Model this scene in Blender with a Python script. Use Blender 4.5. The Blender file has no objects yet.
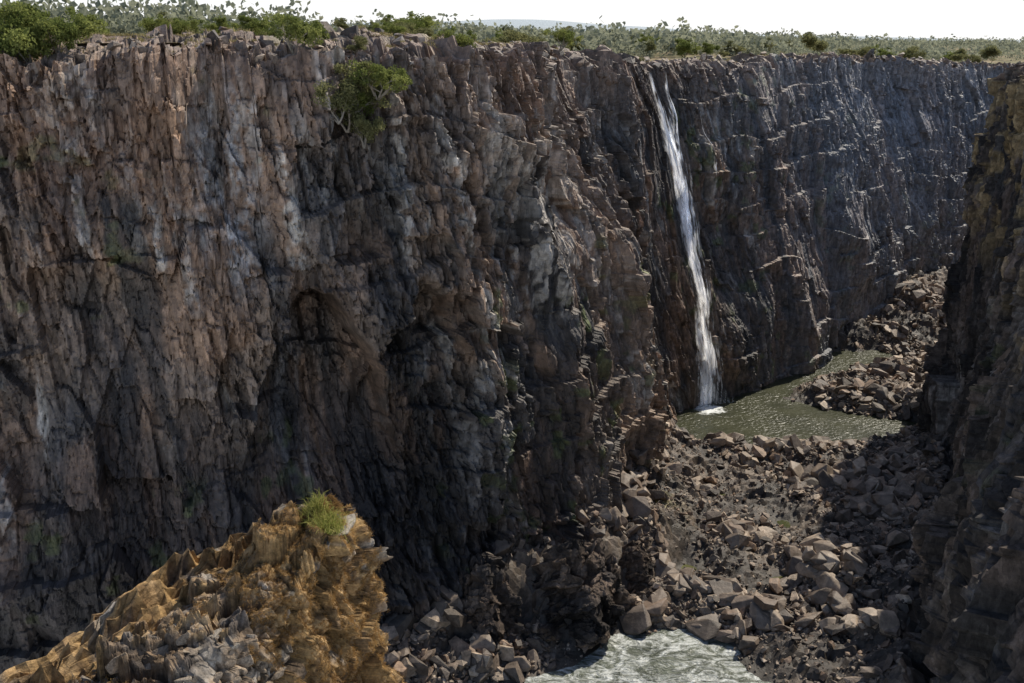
import bpy, math, random, time, bmesh
import numpy as np
from mathutils import Vector, Matrix
T0=time.time()
rng=np.random.default_rng(7); random.seed(7)
scene=bpy.context.scene
COL=scene.collection
CAMZ=103.0

# ------------------------------------------------------------ noise
M32=np.uint64(0xffffffff)
def hsh(ix,iy,seed):
    a=(ix.astype(np.int64)&0xffffff).astype(np.uint64); b=(iy.astype(np.int64)&0xffffff).astype(np.uint64)
    n=(a*np.uint64(374761393)+b*np.uint64(668265263)+np.uint64(seed*97463477+1013))&M32
    n=((n^(n>>np.uint64(13)))*np.uint64(1274126177))&M32
    n=((n^(n>>np.uint64(15)))*np.uint64(2246822519))&M32
    n=n^(n>>np.uint64(16))
    return (n&np.uint64(0xffffff)).astype(np.float64)/16777216.0
def noise(x,y,seed=0):
    ix=np.floor(x);iy=np.floor(y);fx=x-ix;fy=y-iy
    fx=fx*fx*(3-2*fx);fy=fy*fy*(3-2*fy)
    a=hsh(ix,iy,seed);b=hsh(ix+1,iy,seed);c=hsh(ix,iy+1,seed);d=hsh(ix+1,iy+1,seed)
    return (a+(b-a)*fx)*(1-fy)+(c+(d-c)*fx)*fy
def fbm(x,y,seed=0,o=4):
    v=0;a=.5;t=0
    for i in range(o):
        v=v+a*noise(x*2**i+i*17.3,y*2**i+i*9.1,seed+i);t+=a;a*=.5
    return v/t
def facet(x,y,seed=0,g=.9,sq=.6):
    ix=np.floor(x);iy=np.floor(y)
    f1=np.full(x.shape,9.);f2=np.full(x.shape,9.)
    r=np.zeros(x.shape);pl=np.zeros(x.shape)
    for i in (-1,0,1):
        for j in (-1,0,1):
            cx=ix+i;cy=iy+j
            px=cx+.5+.85*(hsh(cx,cy,seed)-.5);py=cy+.5+.85*(hsh(cx,cy,seed+1)-.5)
            dx=x-px;dy=y-py
            d=np.maximum(np.abs(dx),np.abs(dy))*sq+np.sqrt(dx*dx+dy*dy)*(1-sq)
            m=d<f1
            rr=hsh(cx,cy,seed+2)
            p=rr-.5+g*((hsh(cx,cy,seed+3)-.5)*dx+(hsh(cx,cy,seed+4)-.5)*dy)
            f2=np.where(m,f1,np.minimum(f2,d))
            f1=np.where(m,d,f1);r=np.where(m,rr,r);pl=np.where(m,p,pl)
    return pl,r,f2-f1
def sm(a,b,x):
    t=np.clip((x-a)/(b-a),0,1);return t*t*(3-2*t)
def lerp(a,b,t): return a+(b-a)*t
def C(*c): return np.array(c,float)
def mixc(A,B,t): return A+(B-A)*t[...,None]

# ------------------------------------------------------------ mesh helpers
def link(o): COL.objects.link(o); return o
def np_mesh(name,V,F,mats,col=None,smooth=False,alpha=None):
    V=np.asarray(V,np.float32).reshape(-1,3);F=np.asarray(F,np.int32);k=F.shape[1]
    me=bpy.data.meshes.new(name)
    me.vertices.add(len(V));me.vertices.foreach_set("co",V.ravel())
    me.loops.add(F.size);me.loops.foreach_set("vertex_index",F.ravel())
    me.polygons.add(len(F));me.polygons.foreach_set("loop_start",np.arange(0,F.size,k,dtype=np.int32))
    me.polygons.foreach_set("loop_total",np.full(len(F),k,np.int32))
    me.polygons.foreach_set("use_smooth",np.full(len(F),smooth,bool))
    me.update(calc_edges=True)
    if col is not None:
        c=np.ones((len(V),4),np.float32);c[:,:3]=np.asarray(col).reshape(-1,3)
        if alpha is not None:c[:,3]=np.asarray(alpha).ravel()
        at=me.color_attributes.new(name="tint",type='FLOAT_COLOR',domain='POINT')
        at.data.foreach_set("color",c.ravel())
    me.materials.append(mats)
    return me
def gridF(nu,nv):
    i=np.arange(nu-1)[:,None];j=np.arange(nv-1)[None,:]
    a=(i*nv+j);b=a+nv;c=b+1;d=a+1
    return np.stack([a,b,c,d],-1).reshape(-1,4)
def obj(name,me,label=None,cat=None,kind=None,group=None,parent=None):
    o=bpy.data.objects.new(name,me);link(o)
    if label:o["label"]=label
    if cat:o["category"]=cat
    if kind:o["kind"]=kind
    if group:o["group"]=group
    if parent:o.parent=parent
    return o

# ------------------------------------------------------------ materials
def mat_new(name):
    m=bpy.data.materials.new(name);m.use_nodes=True
    nt=m.node_tree;nt.nodes.clear()
    out=nt.nodes.new('ShaderNodeOutputMaterial');return m,nt,out
def N(nt,t,**k):
    n=nt.nodes.new(t)
    for a,b in k.items():setattr(n,a,b)
    return n
def rock_mat(name,sc=1.0,bump=.5,rnd=False,cols=None,rough=.6,spec=.45,zs=.5,vor=.5,gain=1.,mott=.55):
    m,nt,out=mat_new(name);L=nt.links
    b=N(nt,'ShaderNodeBsdfPrincipled');b.inputs['Roughness'].default_value=rough
    b.inputs['Specular IOR Level'].default_value=spec
    L.new(b.outputs[0],out.inputs[0])
    tc=N(nt,'ShaderNodeTexCoord')
    mp=N(nt,'ShaderNodeMapping');mp.inputs['Scale'].default_value=(1,1,zs)
    L.new(tc.outputs['Object'],mp.inputs[0])
    n1=N(nt,'ShaderNodeTexNoise');n1.inputs['Scale'].default_value=.9*sc;n1.inputs['Detail'].default_value=6;n1.inputs['Roughness'].default_value=.72
    L.new(tc.outputs['Object'],n1.inputs['Vector'])
    mr=N(nt,'ShaderNodeMapRange');mr.inputs[1].default_value=.32;mr.inputs[2].default_value=.68;mr.inputs[3].default_value=(1-mott)*gain;mr.inputs[4].default_value=(1+mott)*gain
    L.new(n1.outputs[0],mr.inputs[0])
    wa=N(nt,'ShaderNodeVectorMath',operation='MULTIPLY_ADD');wa.inputs[1].default_value=(.25/sc,)*3
    L.new(n1.outputs['Color'],wa.inputs[0]);L.new(mp.outputs[0],wa.inputs[2])
    vo=N(nt,'ShaderNodeTexVoronoi',distance='CHEBYCHEV');vo.inputs['Scale'].default_value=1.3*sc
    L.new(wa.outputs[0],vo.inputs['Vector'])
    sx=N(nt,'ShaderNodeSeparateXYZ');L.new(vo.outputs['Color'],sx.inputs[0])
    vr=N(nt,'ShaderNodeMapRange');vr.inputs[3].default_value=1-.45*vor;vr.inputs[4].default_value=1+.45*vor
    L.new(sx.outputs[1],vr.inputs[0])
    mm=N(nt,'ShaderNodeMath',operation='MULTIPLY');L.new(mr.outputs[0],mm.inputs[0]);L.new(vr.outputs[0],mm.inputs[1])
    if rnd:
        oi=N(nt,'ShaderNodeObjectInfo');cr=N(nt,'ShaderNodeValToRGB')
        els=cr.color_ramp.elements
        els[0].color=(*cols[0],1);els[1].color=(*cols[-1],1)
        for i,c in enumerate(cols[1:-1]):
            e=els.new((i+1)/(len(cols)-1));e.color=(*c,1)
        L.new(oi.outputs['Random'],cr.inputs[0]);src=cr.outputs[0]
    else:
        at=N(nt,'ShaderNodeAttribute',attribute_name='tint');src=at.outputs['Color']
    vm=N(nt,'ShaderNodeVectorMath',operation='SCALE')
    L.new(src,vm.inputs[0]);L.new(mm.outputs[0],vm.inputs['Scale'])
    L.new(vm.outputs[0],b.inputs['Base Color'])
    n2=N(nt,'ShaderNodeTexNoise');n2.inputs['Scale'].default_value=2.2*sc;n2.inputs['Detail'].default_value=5;n2.inputs['Roughness'].default_value=.72
    L.new(mp.outputs[0],n2.inputs['Vector'])
    hm=N(nt,'ShaderNodeMath',operation='MULTIPLY_ADD');hm.inputs[1].default_value=vor*.6
    hn=N(nt,'ShaderNodeMath',operation='MULTIPLY');hn.inputs[1].default_value=.6;L.new(n2.outputs[0],hn.inputs[0])
    L.new(sx.outputs[0],hm.inputs[0]);L.new(hn.outputs[0],hm.inputs[2])
    bp=N(nt,'ShaderNodeBump');bp.inputs['Strength'].default_value=bump;bp.inputs['Distance'].default_value=.9/sc
    L.new(hm.outputs[0],bp.inputs['Height']);L.new(bp.outputs[0],b.inputs['Normal'])
    return m
def leaf_mat(name,c1,c2,tr=.4):
    m,nt,out=mat_new(name);L=nt.links
    d=N(nt,'ShaderNodeBsdfDiffuse');t=N(nt,'ShaderNodeBsdfTranslucent');mx=N(nt,'ShaderNodeMixShader');mx.inputs[0].default_value=tr
    tc=N(nt,'ShaderNodeTexCoord');n=N(nt,'ShaderNodeTexNoise');n.inputs['Scale'].default_value=1.5;n.inputs['Detail'].default_value=4
    L.new(tc.outputs['Object'],n.inputs['Vector'])
    cr=N(nt,'ShaderNodeValToRGB');e=cr.color_ramp.elements;e[0].position=.35;e[1].position=.65;e[0].color=(*c1,1);e[1].color=(*c2,1)
    L.new(n.outputs[0],cr.inputs[0]);L.new(cr.outputs[0],d.inputs[0]);L.new(cr.outputs[0],t.inputs[0])
    L.new(d.outputs[0],mx.inputs[1]);L.new(t.outputs[0],mx.inputs[2]);L.new(mx.outputs[0],out.inputs[0])
    return m
def water_mat(name,c1,c2,foam,rough,bsc,bst,stretch=(1,1,1),foamc=(.8,.83,.82),ctr=None,foamr=.12,fsc=.3,bdet=5,dist=0.):
    m,nt,out=mat_new(name);L=nt.links
    b=N(nt,'ShaderNodeBsdfPrincipled');b.inputs['Roughness'].default_value=rough;b.inputs['IOR'].default_value=1.33
    L.new(b.outputs[0],out.inputs[0])
    tc=N(nt,'ShaderNodeTexCoord');mp=N(nt,'ShaderNodeMapping');mp.inputs['Scale'].default_value=stretch
    mp.inputs['Rotation'].default_value=(0,0,math.radians(-35))
    L.new(tc.outputs['Object'],mp.inputs[0])
    n=N(nt,'ShaderNodeTexNoise');n.inputs['Scale'].default_value=.12;n.inputs['Detail'].default_value=4
    L.new(mp.outputs[0],n.inputs['Vector'])
    cr=N(nt,'ShaderNodeValToRGB');e=cr.color_ramp.elements;e[0].position=.35;e[1].position=.65;e[0].color=(*c1,1);e[1].color=(*c2,1)
    L.new(n.outputs[0],cr.inputs[0])
    nf=N(nt,'ShaderNodeTexNoise');nf.inputs['Scale'].default_value=fsc;nf.inputs['Detail'].default_value=10;nf.inputs['Roughness'].default_value=.75;nf.inputs['Distortion'].default_value=1.6
    L.new(mp.outputs[0],nf.inputs['Vector'])
    fr=N(nt,'ShaderNodeMapRange');fr.inputs[1].default_value=1-foam;fr.inputs[2].default_value=1-foam+foamr
    L.new(nf.outputs[0],fr.inputs[0]);fo=fr.outputs[0]
    if ctr:
        g=N(nt,'ShaderNodeNewGeometry');vd=N(nt,'ShaderNodeVectorMath',operation='DISTANCE');vd.inputs[1].default_value=ctr
        L.new(g.outputs['Position'],vd.inputs[0])
        m2=N(nt,'ShaderNodeMapRange');m2.inputs[1].default_value=1.;m2.inputs[2].default_value=9;m2.inputs[3].default_value=.5;m2.inputs[4].default_value=0
        L.new(vd.outputs['Value'],m2.inputs[0])
        ad=N(nt,'ShaderNodeMath',operation='ADD');L.new(nf.outputs[0],ad.inputs[0]);L.new(m2.outputs[0],ad.inputs[1]);L.new(ad.outputs[0],fr.inputs[0])
    mx=N(nt,'ShaderNodeMix',data_type='RGBA');L.new(fo,mx.inputs[0]);L.new(cr.outputs[0],mx.inputs[6]);mx.inputs[7].default_value=(*foamc,1)
    L.new(mx.outputs[2],b.inputs['Base Color'])
    nb=N(nt,'ShaderNodeTexNoise');nb.inputs['Scale'].default_value=bsc;nb.inputs['Detail'].default_value=bdet;nb.inputs['Roughness'].default_value=.5;nb.inputs['Distortion'].default_value=dist
    L.new(mp.outputs[0],nb.inputs['Vector'])
    # gusts: the ripple height varies in broad patches
    ng=N(nt,'ShaderNodeTexNoise');ng.inputs['Scale'].default_value=.06;ng.inputs['Detail'].default_value=3;L.new(tc.outputs['Object'],ng.inputs['Vector'])
    gr=N(nt,'ShaderNodeMapRange');gr.inputs[1].default_value=.4;gr.inputs[2].default_value=.6;gr.inputs[3].default_value=.35;gr.inputs[4].default_value=1.1;L.new(ng.outputs[0],gr.inputs[0])
    hh=N(nt,'ShaderNodeMath',operation='MULTIPLY');L.new(nb.outputs[0],hh.inputs[0]);L.new(gr.outputs[0],hh.inputs[1])
    bp=N(nt,'ShaderNodeBump');bp.inputs['Strength'].default_value=1.;bp.inputs['Distance'].default_value=bst
    L.new(hh.outputs[0],bp.inputs['Height']);L.new(bp.outputs[0],b.inputs['Normal'])
    return m

M_cliff=rock_mat('cliff_rock',.8,.55,vor=.7,zs=.35,gain=1.2,mott=.45,rough=.56)
M_shade=rock_mat('promontory_rock',.9,.7,vor=.8,zs=.4,gain=1.0,mott=.5,rough=.75,spec=.25)
M_floor=rock_mat('floor_rock',1.0,.4,zs=1,gain=1.25,vor=.3)
M_mass=rock_mat('bedrock',.9,.8,zs=.7,gain=1.,vor=.9,rough=.8,spec=.2)
M_out=rock_mat('outcrop_rock',4.,.6,zs=1,vor=.5,rough=.9,spec=.15)
BC=[(.07,.056,.045),(.155,.118,.089),(.22,.17,.127),(.118,.091,.071),(.285,.225,.17),(.086,.069,.057),(.18,.122,.083)]
M_boulder=rock_mat('boulder_rock',1.2,.35,rnd=True,cols=BC,zs=1,gain=1.25,vor=.3)
PALE=[(.15,.12,.094),(.27,.23,.185),(.33,.29,.235),(.25,.185,.125),(.29,.25,.205),(.30,.22,.14)]
M_pale=rock_mat('pale_rock',5,.5,rnd=True,cols=PALE,zs=1,rough=.9,spec=.15)
M_plateau=rock_mat('plateau_soil',.15,.2,zs=1,vor=0,rough=.9,spec=.1)

# ------------------------------------------------------------ wall builder
def curve(ctl,sig):
    A=np.array([c[:5] for c in ctl],float)
    mid=(A[:,:2]+A[:,3:5])/2
    cum=np.r_[0,np.cumsum(np.linalg.norm(np.diff(mid,axis=0),axis=1))]
    step=cum[-1]/2000.;sd=np.arange(0,cum[-1],step)
    D=np.stack([np.interp(sd,cum,A[:,k]) for k in range(5)],1)
    w=int(3*sig/step)+1;k=np.exp(-.5*(np.arange(-w,w+1)*step/sig)**2);k/=k.sum()
    P=np.vstack([D[0]+(np.arange(-w,0)[:,None])*(D[1]-D[0]),D,D[-1]+np.arange(1,w+1)[:,None]*(D[-1]-D[-2])])
    D=np.stack([np.convolve(P[:,i],k,'valid') for i in range(5)],1)
    m=(D[:,:2]+D[:,3:5])/2;t=np.gradient(m,axis=0);t/=np.linalg.norm(t,axis=1)[:,None]
    n=np.stack([t[:,1],-t[:,0]],1)
    if np.sum(n*(D[:,3:5]-D[:,:2]))<0:n=-n
    return sd,D,n
class Wall:
    def __init__(s,ctl,sig,p):
        s.sd,s.D,s.n=curve(ctl,sig);s.p=p
    def at(s,sv):
        D=np.stack([np.interp(sv,s.sd,s.D[:,k]) for k in range(5)],-1)
        n=np.stack([np.interp(sv,s.sd,s.n[:,k]) for k in range(2)],-1)
        return D,n
    def s_of(s,x,y,rim=True):
        q=s.D[:,:2] if rim else s.D[:,3:5]
        return s.sd[np.argmin((q[:,0]-x)**2+(q[:,1]-y)**2)]

def basalt(s,z,seed,k=1.0,big=1.0,saw=1.0):
    s2=s+.12*z+3*(noise(s/40,z/40,seed+99)-.5)
    d=big*9*(fbm(s2/44,z/90,seed,3)-.5)*1.6
    t=2*noise(s2/19+.9*fbm(s/25,z/18,seed+9,2),z/45,seed+5)-1
    d=d+big*3.8*(.5-np.abs(t))
    d=d+1.3*(fbm(s/14,z/12,seed+14,2)-.5)*2
    sw=s2+.7*(fbm(s/9,z/9,seed+12,2)-.5);zw=z+2.0*(fbm(s/9,z/11,seed+13,2)-.5)
    A,r0,e0=facet(sw/8.5,zw/17.,seed+15,2.2,.95)
    a,r1,e1=facet(sw/3.1,zw/8.5,seed+20,1.6,.97);b,r2,e2=facet(sw/1.15,zw/4.2,seed+30,1.2,.97);c,r3,e3=facet(sw/.56,zw/2.0,seed+40,1.1,.97)
    rg=noise(s/16,z/14,seed+44);amp=.4+1.0*sm(.25,.8,rg)
    d=d+k*(2.6*A+1.6*a*(.5+.8*rg)+1.15*b*amp+.65*c*amp)
    h=11;zz=z+14*(fbm(s/26,z/40,seed+50,2)-.5);m=sm(.4,.65,noise(s/18,z/14,seed+53))
    d=d+saw*1.6*m*((zz/h)%1.0)
    d=d-.4*np.exp(-e1/.03)-.2*np.exp(-e2/.04)
    return d,r1,r2,r3,e1,e2

def rockcol(s,z,R,seed):
    r1,r2,r3,e1,e2=R
    B=lambda *c:np.broadcast_to(C(*c),s.shape+(3,))
    n1=fbm(s/24,z/34,seed+60,4);n2=fbm(s/6,z/16,seed+61,4)
    wr=s+.12*z+1.5*(fbm(s/2.5,z/3,seed+59,3)-.5)
    st=fbm(wr/1.7,z/15,seed+62,4);n3=fbm(s/11,z/20,seed+63,4)
    c=mixc(B(.072,.063,.057),B(.165,.122,.091),sm(.38,.60,n1*.5+n2*.5))
    c=mixc(c,B(.225,.14,.088),sm(.46,.62,n3)*.6)
    pale=sm(.5,.64,st)*sm(.44,.61,fbm(s/13,z/20,seed+66,3))*sm(.3,.55,fbm(s/1.1,z/1.6,seed+67,3))
    c=mixc(c,B(.37,.35,.315),pale*.62)
    c=mixc(c,B(.03,.029,.029),sm(.48,.62,fbm(wr/4,z/34,seed+68,4))*.78)
    gr=sm(.64,.74,fbm(s/3.5,z/3.5,seed+70,3))*sm(.52,.64,fbm(s/25,z/25,seed+71,2))
    c=mixc(c,B(.09,.11,.035),gr*.7)
    fl=fbm(wr/.5,z/7,seed+80,3)
    c=c*(.5+.4*r1+.48*r2+.42*r3)[...,None]*(.65+.7*fl)[...,None]
    return c*(1-.35*np.exp(-e1/.04)-.25*np.exp(-e2/.05))[...,None]  # crevice shade put into the colour along the crack lines

MAIN=[(-170,136,98.8,-164,118),(-75,150,98.8,-70,133),(-48,158,99.3,-43,140),(-21,170,99.5,-16,152),(-7,181,99.7,3,165),(4.5,200,99.8,17,186),
(13,232,98.4,31,219),(22,262,97,42,254),(37,285,94.5,57,277),(62,310,95,80,296),(93,340,96.5,107,324),(144,390,96,157,373),
(215,460,92,228,443),(300,545,92,315,530),(440,680,94,455,665)]
W1=Wall(MAIN,10.,1.35)
sD=W1.s_of(-21,170);sW=W1.s_of(37,285);sL=W1.s_of(2,196);sG=W1.s_of(-47,158);sP=W1.s_of(-35,162);sS=W1.s_of(13,230)
def disp1(s,z):
    d,r1,r2,r3,e1,e2=basalt(s,z,100,1-.35*sm(sW-25,sW+15,s))
    w0=np.exp(-((s-sW+18)/18)**2);d=d*(1-.35*w0)-1.0*w0
    wv=6*(fbm(s/4,z/6,111,3)-.5)
    arch=64-((s-sP-1)/9.)**2*14+wv
    d=d-12*sm(0,2.5,arch-z)*sm(20,46,z)*np.exp(-((s-sP-1)/11)**4)
    arch2=64-((s-sD-2)/8.)**2*12+wv
    d=d-6*sm(0,4,arch2-z)*sm(20,42,z)*np.exp(-((s-sD-2)/9)**4)
    d=d+3.5*np.exp(-((s-sL+4)/14)**2)*sm(75,63,z+14*(fbm(s/6,z/9,3,3)-.5))
    sc=sS-24+(90-z)*.32
    d=d+7.0*np.exp(-((s-sc)/10)**2)*sm(88,58,z)
    d=d+3.5*np.exp(-((s-sD+8)/22)**2)*sm(30,8,z+wv)
    d=d-6*np.exp(-((s-sG)/5)**2)*sm(60,96,z)
    d=d+3*np.exp(-((s-sG-14)/7)**2)*sm(50,80,z)
    w=np.exp(-((s-sW)/9)**2);d=d*(1-.6*w)-.8*w
    return d,r1,r2,r3,e1,e2
def col1(s,z,R):
    c=rockcol(s,z,R,100);B=lambda *q:np.broadcast_to(C(*q),c.shape)
    top=sm(78,96,z+9*(fbm(s/8,z/8,5,3)-.5))
    c=mixc(c,c*.55+C(.13,.085,.06),top*.65)
    rust=sm(50,80,z)*sm(sD,sD-25,s)*sm(.4,.62,fbm(s/10,z/14,85,4))
    c=mixc(c,c*.6+C(.09,.05,.03),rust*.9)
    k=lambda cs,ws,z0,z1:np.exp(-((s-cs)/ws)**2)*sm(z0-6,z0+6,z)*sm(z1+6,z1-6,z)
    st=fbm((s+1.2*fbm(s/2,z/3,76,3))/1.6,z/13,77,4);fn=sm(.35,.55,fbm(s/.9,z/1.5,78,3))
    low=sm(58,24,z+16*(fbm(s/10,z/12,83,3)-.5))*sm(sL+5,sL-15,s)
    c=mixc(c,c*C(.46,.46,.50),low)  # lower left wall: shadow painted in by darkening the rock colour
    c=mixc(c,c*.6+C(.12,.077,.048),np.clip(k(sS-10,24,4,76),0,1)*sm(.36,.6,fbm(s/9,z/12,81,3))*.9)  # sunlit warmth of the central buttress mixed into the rock colour
    c=mixc(c,B(.24,.235,.235)*(.6+.6*R[1])[...,None],k(sP-1,4.5,34,54)*sm(.38,.58,st)*.7)
    c=mixc(c,c*.38,np.clip(k(sD+1,11,16,62),0,1)*.85*sm(.3,.5,fbm(s/6,z/10,79,3)))  # hollow left of centre: its shade is painted as darker rock
    c=mixc(c,B(.42,.41,.40),k(sG+2,4,66,94)*sm(.4,.58,st)*fn*.8)
    c=mixc(c,B(.48,.43,.37),k(sL-6,17,54,88)*sm(.36,.52,st)*fn*.8)
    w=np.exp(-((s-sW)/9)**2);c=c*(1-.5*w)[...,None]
    far_haze=sm(sW-5,sW+100,s);c=mixc(c,c*.4+C(.145,.155,.17),far_haze*.9)  # distance haze painted into the far wall as a pale blue tint
    return c
def build_wall(W,name,s_arr,zlo,nz,backs,dispf,colf,mat,label,rimseed,rimamp,topz,topcol):
    D,n=W.at(s_arr)
    t=np.linspace(0,1,nz)
    rz=D[:,2]+rimamp*1.6*(facet(s_arr/6,s_arr*0,rimseed)[0])+rimamp*1.2*facet(s_arr/1.9,s_arr*0,rimseed+9)[0]
    z=zlo+(rz[:,None]-zlo)*t[None]
    S=np.broadcast_to(s_arr[:,None],z.shape)
    res=dispf(S,z);d=res[0]
    pr=np.clip((z-zlo)/(D[:,2][:,None]-zlo),0,1.05)**W.p
    xy=D[:,None,3:5]+(D[:,None,:2]-D[:,None,3:5])*pr[...,None]+n[:,None,:]*d[...,None]
    P=np.concatenate([xy,z[...,None]],-1)
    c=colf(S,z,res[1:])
    Pt=[];Ct=[];last=P[:,-1,:]
    for b in backs:
        base=D[:,:2]-n*b
        xy2=base+n*(d[:,-1]*math.exp(-b/7.))[:,None]
        bb=np.full(s_arr.shape,b)
        zz=lerp(last[:,2],topz(s_arr,base,b),1-math.exp(-b/6.))
        fa,fr,_=facet(s_arr/2.2,bb/2.2+7,rimseed+20);fa2,_,_=facet(s_arr/6,bb/6+3,rimseed+25)
        zz=zz+(rimamp*.9*fa+rimamp*1.4*fa2)*min(1,b/1.5)*(1 if b<backs[-1]*.8 else 0.0)-(2.5 if b==backs[-1] else 0)
        Pt.append(np.concatenate([xy2,zz[:,None]],-1))
        Ct.append(topcol(s_arr,bb,fr))
    P=np.concatenate([P,np.stack(Pt,1)],1);c=np.concatenate([c,np.stack(Ct,1)],1)
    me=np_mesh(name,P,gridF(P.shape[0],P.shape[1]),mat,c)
    return obj(name,me,label,'cliff'),P
def topcol(s,b,r):
    g=sm(.45,.62,fbm(s/5,b/5,301,3))
    c=mixc(np.broadcast_to(C(.19,.135,.10),s.shape+(3,)),np.broadcast_to(C(.24,.205,.12),s.shape+(3,)),g*sm(9,24,b))
    return c*(.5+.8*r)[:,None]
s0=W1.s_of(-110,145);s1=W1.s_of(45,292);s2=W1.s_of(300,545)
s_arr=np.r_[np.arange(0,s0,1.2),np.arange(s0,s1,.21),np.arange(s1,s2,.34),np.arange(s2,W1.sd[-1],2.)]
backs=[.4,.9,1.4,2,2.7,3.4,4.2,5,6,7,8,9.2,10.5,12,13.5,15,17,19,22,26]
NZ=430
def topz1(s,base,b): return np.interp(s,W1.sd,W1.D[:,2])+.2+(.02+.10*sm(sL+10,sL-25,s))*b
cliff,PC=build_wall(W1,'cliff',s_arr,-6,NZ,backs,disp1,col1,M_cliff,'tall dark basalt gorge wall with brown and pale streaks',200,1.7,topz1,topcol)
print('cliff',time.time()-T0,PC.shape)

RIGHT=[(420,520,96,395,545),(235,335,96,215,360),(168,296,95,152,312),(142,283,95,129,287),(125.,268,95,116,262),(121.5,248,96,107,236),
(119,222,97,101,213),(112,185,99,87,184),(99,150,99,69,153),(86,118,99,57,122),(78,70,99,46,80),(78,20,99,46,20)]
W2=Wall(RIGHT,4.,1.5)
def disp2(s,z):
    r=basalt(s*.9,z*.8,400,1.5,.8,.6);return (r[0]*.85-1.2-1.2*sm(20,0,z),)+r[1:]
def col2(s,z,R):
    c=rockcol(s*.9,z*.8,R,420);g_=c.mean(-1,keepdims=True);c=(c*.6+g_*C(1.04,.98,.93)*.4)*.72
    g=sm(.45,.57,fbm(s/4,z/5,431,4))*sm(46,68,z)
    return mixc(c,np.broadcast_to(C(.38,.27,.13),c.shape)*(.4+.55*R[1]+.5*R[2])[...,None],g*.7)
sa=W2.s_of(180,300);sb=W2.s_of(95,140)
s_arr2=np.r_[np.arange(0,sa,2.),np.arange(sa,sb,.2),np.arange(sb,W2.sd[-1],1.5)]
def topz2(s,base,b): return np.interp(s,W2.sd,W2.D[:,2])+.5+.05*b
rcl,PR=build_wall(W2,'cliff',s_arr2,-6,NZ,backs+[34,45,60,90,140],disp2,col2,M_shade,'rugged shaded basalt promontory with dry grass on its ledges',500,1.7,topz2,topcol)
print('right',time.time()-T0)

# ------------------------------------------------------------ plateau
EXT=[(-6000,-1300),(-2500,-480),(-900,-60),(-400,85)]+[c[:2] for c in MAIN]+[(700,930),(1500,1700),(4000,4100),(9000,9000)]
EZ=[100]*4+[c[2]+(1.6 if c[1]<205 else (.6 if c[1]<240 else 0)) for c in MAIN]+[95,97,98,98]
E=np.array(EXT,float);cum=np.r_[0,np.cumsum(np.linalg.norm(np.diff(E,axis=0),axis=1))]
ss=np.unique(np.r_[np.linspace(0,cum[4],60),np.arange(cum[4],cum[len(MAIN)+3],3.),np.linspace(cum[len(MAIN)+3],cum[-1],80)])
ex=np.interp(ss,cum,E[:,0]);ey=np.interp(ss,cum,E[:,1]);ez=np.interp(ss,cum,EZ)
bk=np.r_[np.arange(16,60,3.),np.geomspace(62,14000,75)]
DX,DY=-.447,.894
PX=ex[:,None]+DX*bk[None];PY=ey[:,None]+DY*bk[None]
def plat_z(x,y,b,ezz):
    f=sm(20,300,b)
    z=lerp(ezz,99.2+0*x,f)+.9*(fbm(x/30,y/30,900,3)-.5)*sm(16,60,b)
    z=z+8*(fbm(x/500,y/500,901,3)-.62)*sm(200,1500,b)
    az=np.degrees(np.arctan2(x,y))
    z=z+(120*np.exp(-((az-1)/13)**2)+65*np.exp(-((az-26)/9)**2)+60*np.exp(-((az+25)/10)**2))*sm(3000,6000,b)*(.75+.5*fbm(az/6,b/3000,903,3))
    return z
PZ=plat_z(PX,PY,np.broadcast_to(bk[None],PX.shape),np.broadcast_to(ez[:,None],PX.shape))
n=fbm(PX/25,PY/25,910,4)
pc=mixc(np.broadcast_to(C(.24,.19,.115),PX.shape+(3,)),np.broadcast_to(C(.16,.145,.08),PX.shape+(3,)),sm(.4,.6,n))
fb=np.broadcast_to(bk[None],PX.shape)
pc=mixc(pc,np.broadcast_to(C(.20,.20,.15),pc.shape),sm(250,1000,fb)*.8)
pc=mixc(pc,np.broadcast_to(C(.40,.45,.48),pc.shape),sm(1500,5000,fb)*.9)  # aerial haze over the far hills, painted into the ground colour
PP=np.stack([PX,PY,PZ],-1)
obj('ground',np_mesh('ground',PP,gridF(*PX.shape),M_plateau,pc,True),'dry grassy plateau reaching back to low hills','ground','structure')
PPf=PP.reshape(-1,3);PTf=PC[:,-20:-1].reshape(-1,3);PRf=PR[:,-25:].reshape(-1,3)
def nearz(A,x,y): return float(A[np.argmin((A[:,0]-x)**2+(A[:,1]-y)**2),2])
def gz(x,y):
    a=(PPf[:,0]-x)**2+(PPf[:,1]-y)**2;i=a.argmin();b=(PTf[:,0]-x)**2+(PTf[:,1]-y)**2;j=b.argmin()
    if b[j]<a[i] and b[j]<4: return float(PTf[j,2])
    return float(PPf[i,2])

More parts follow.
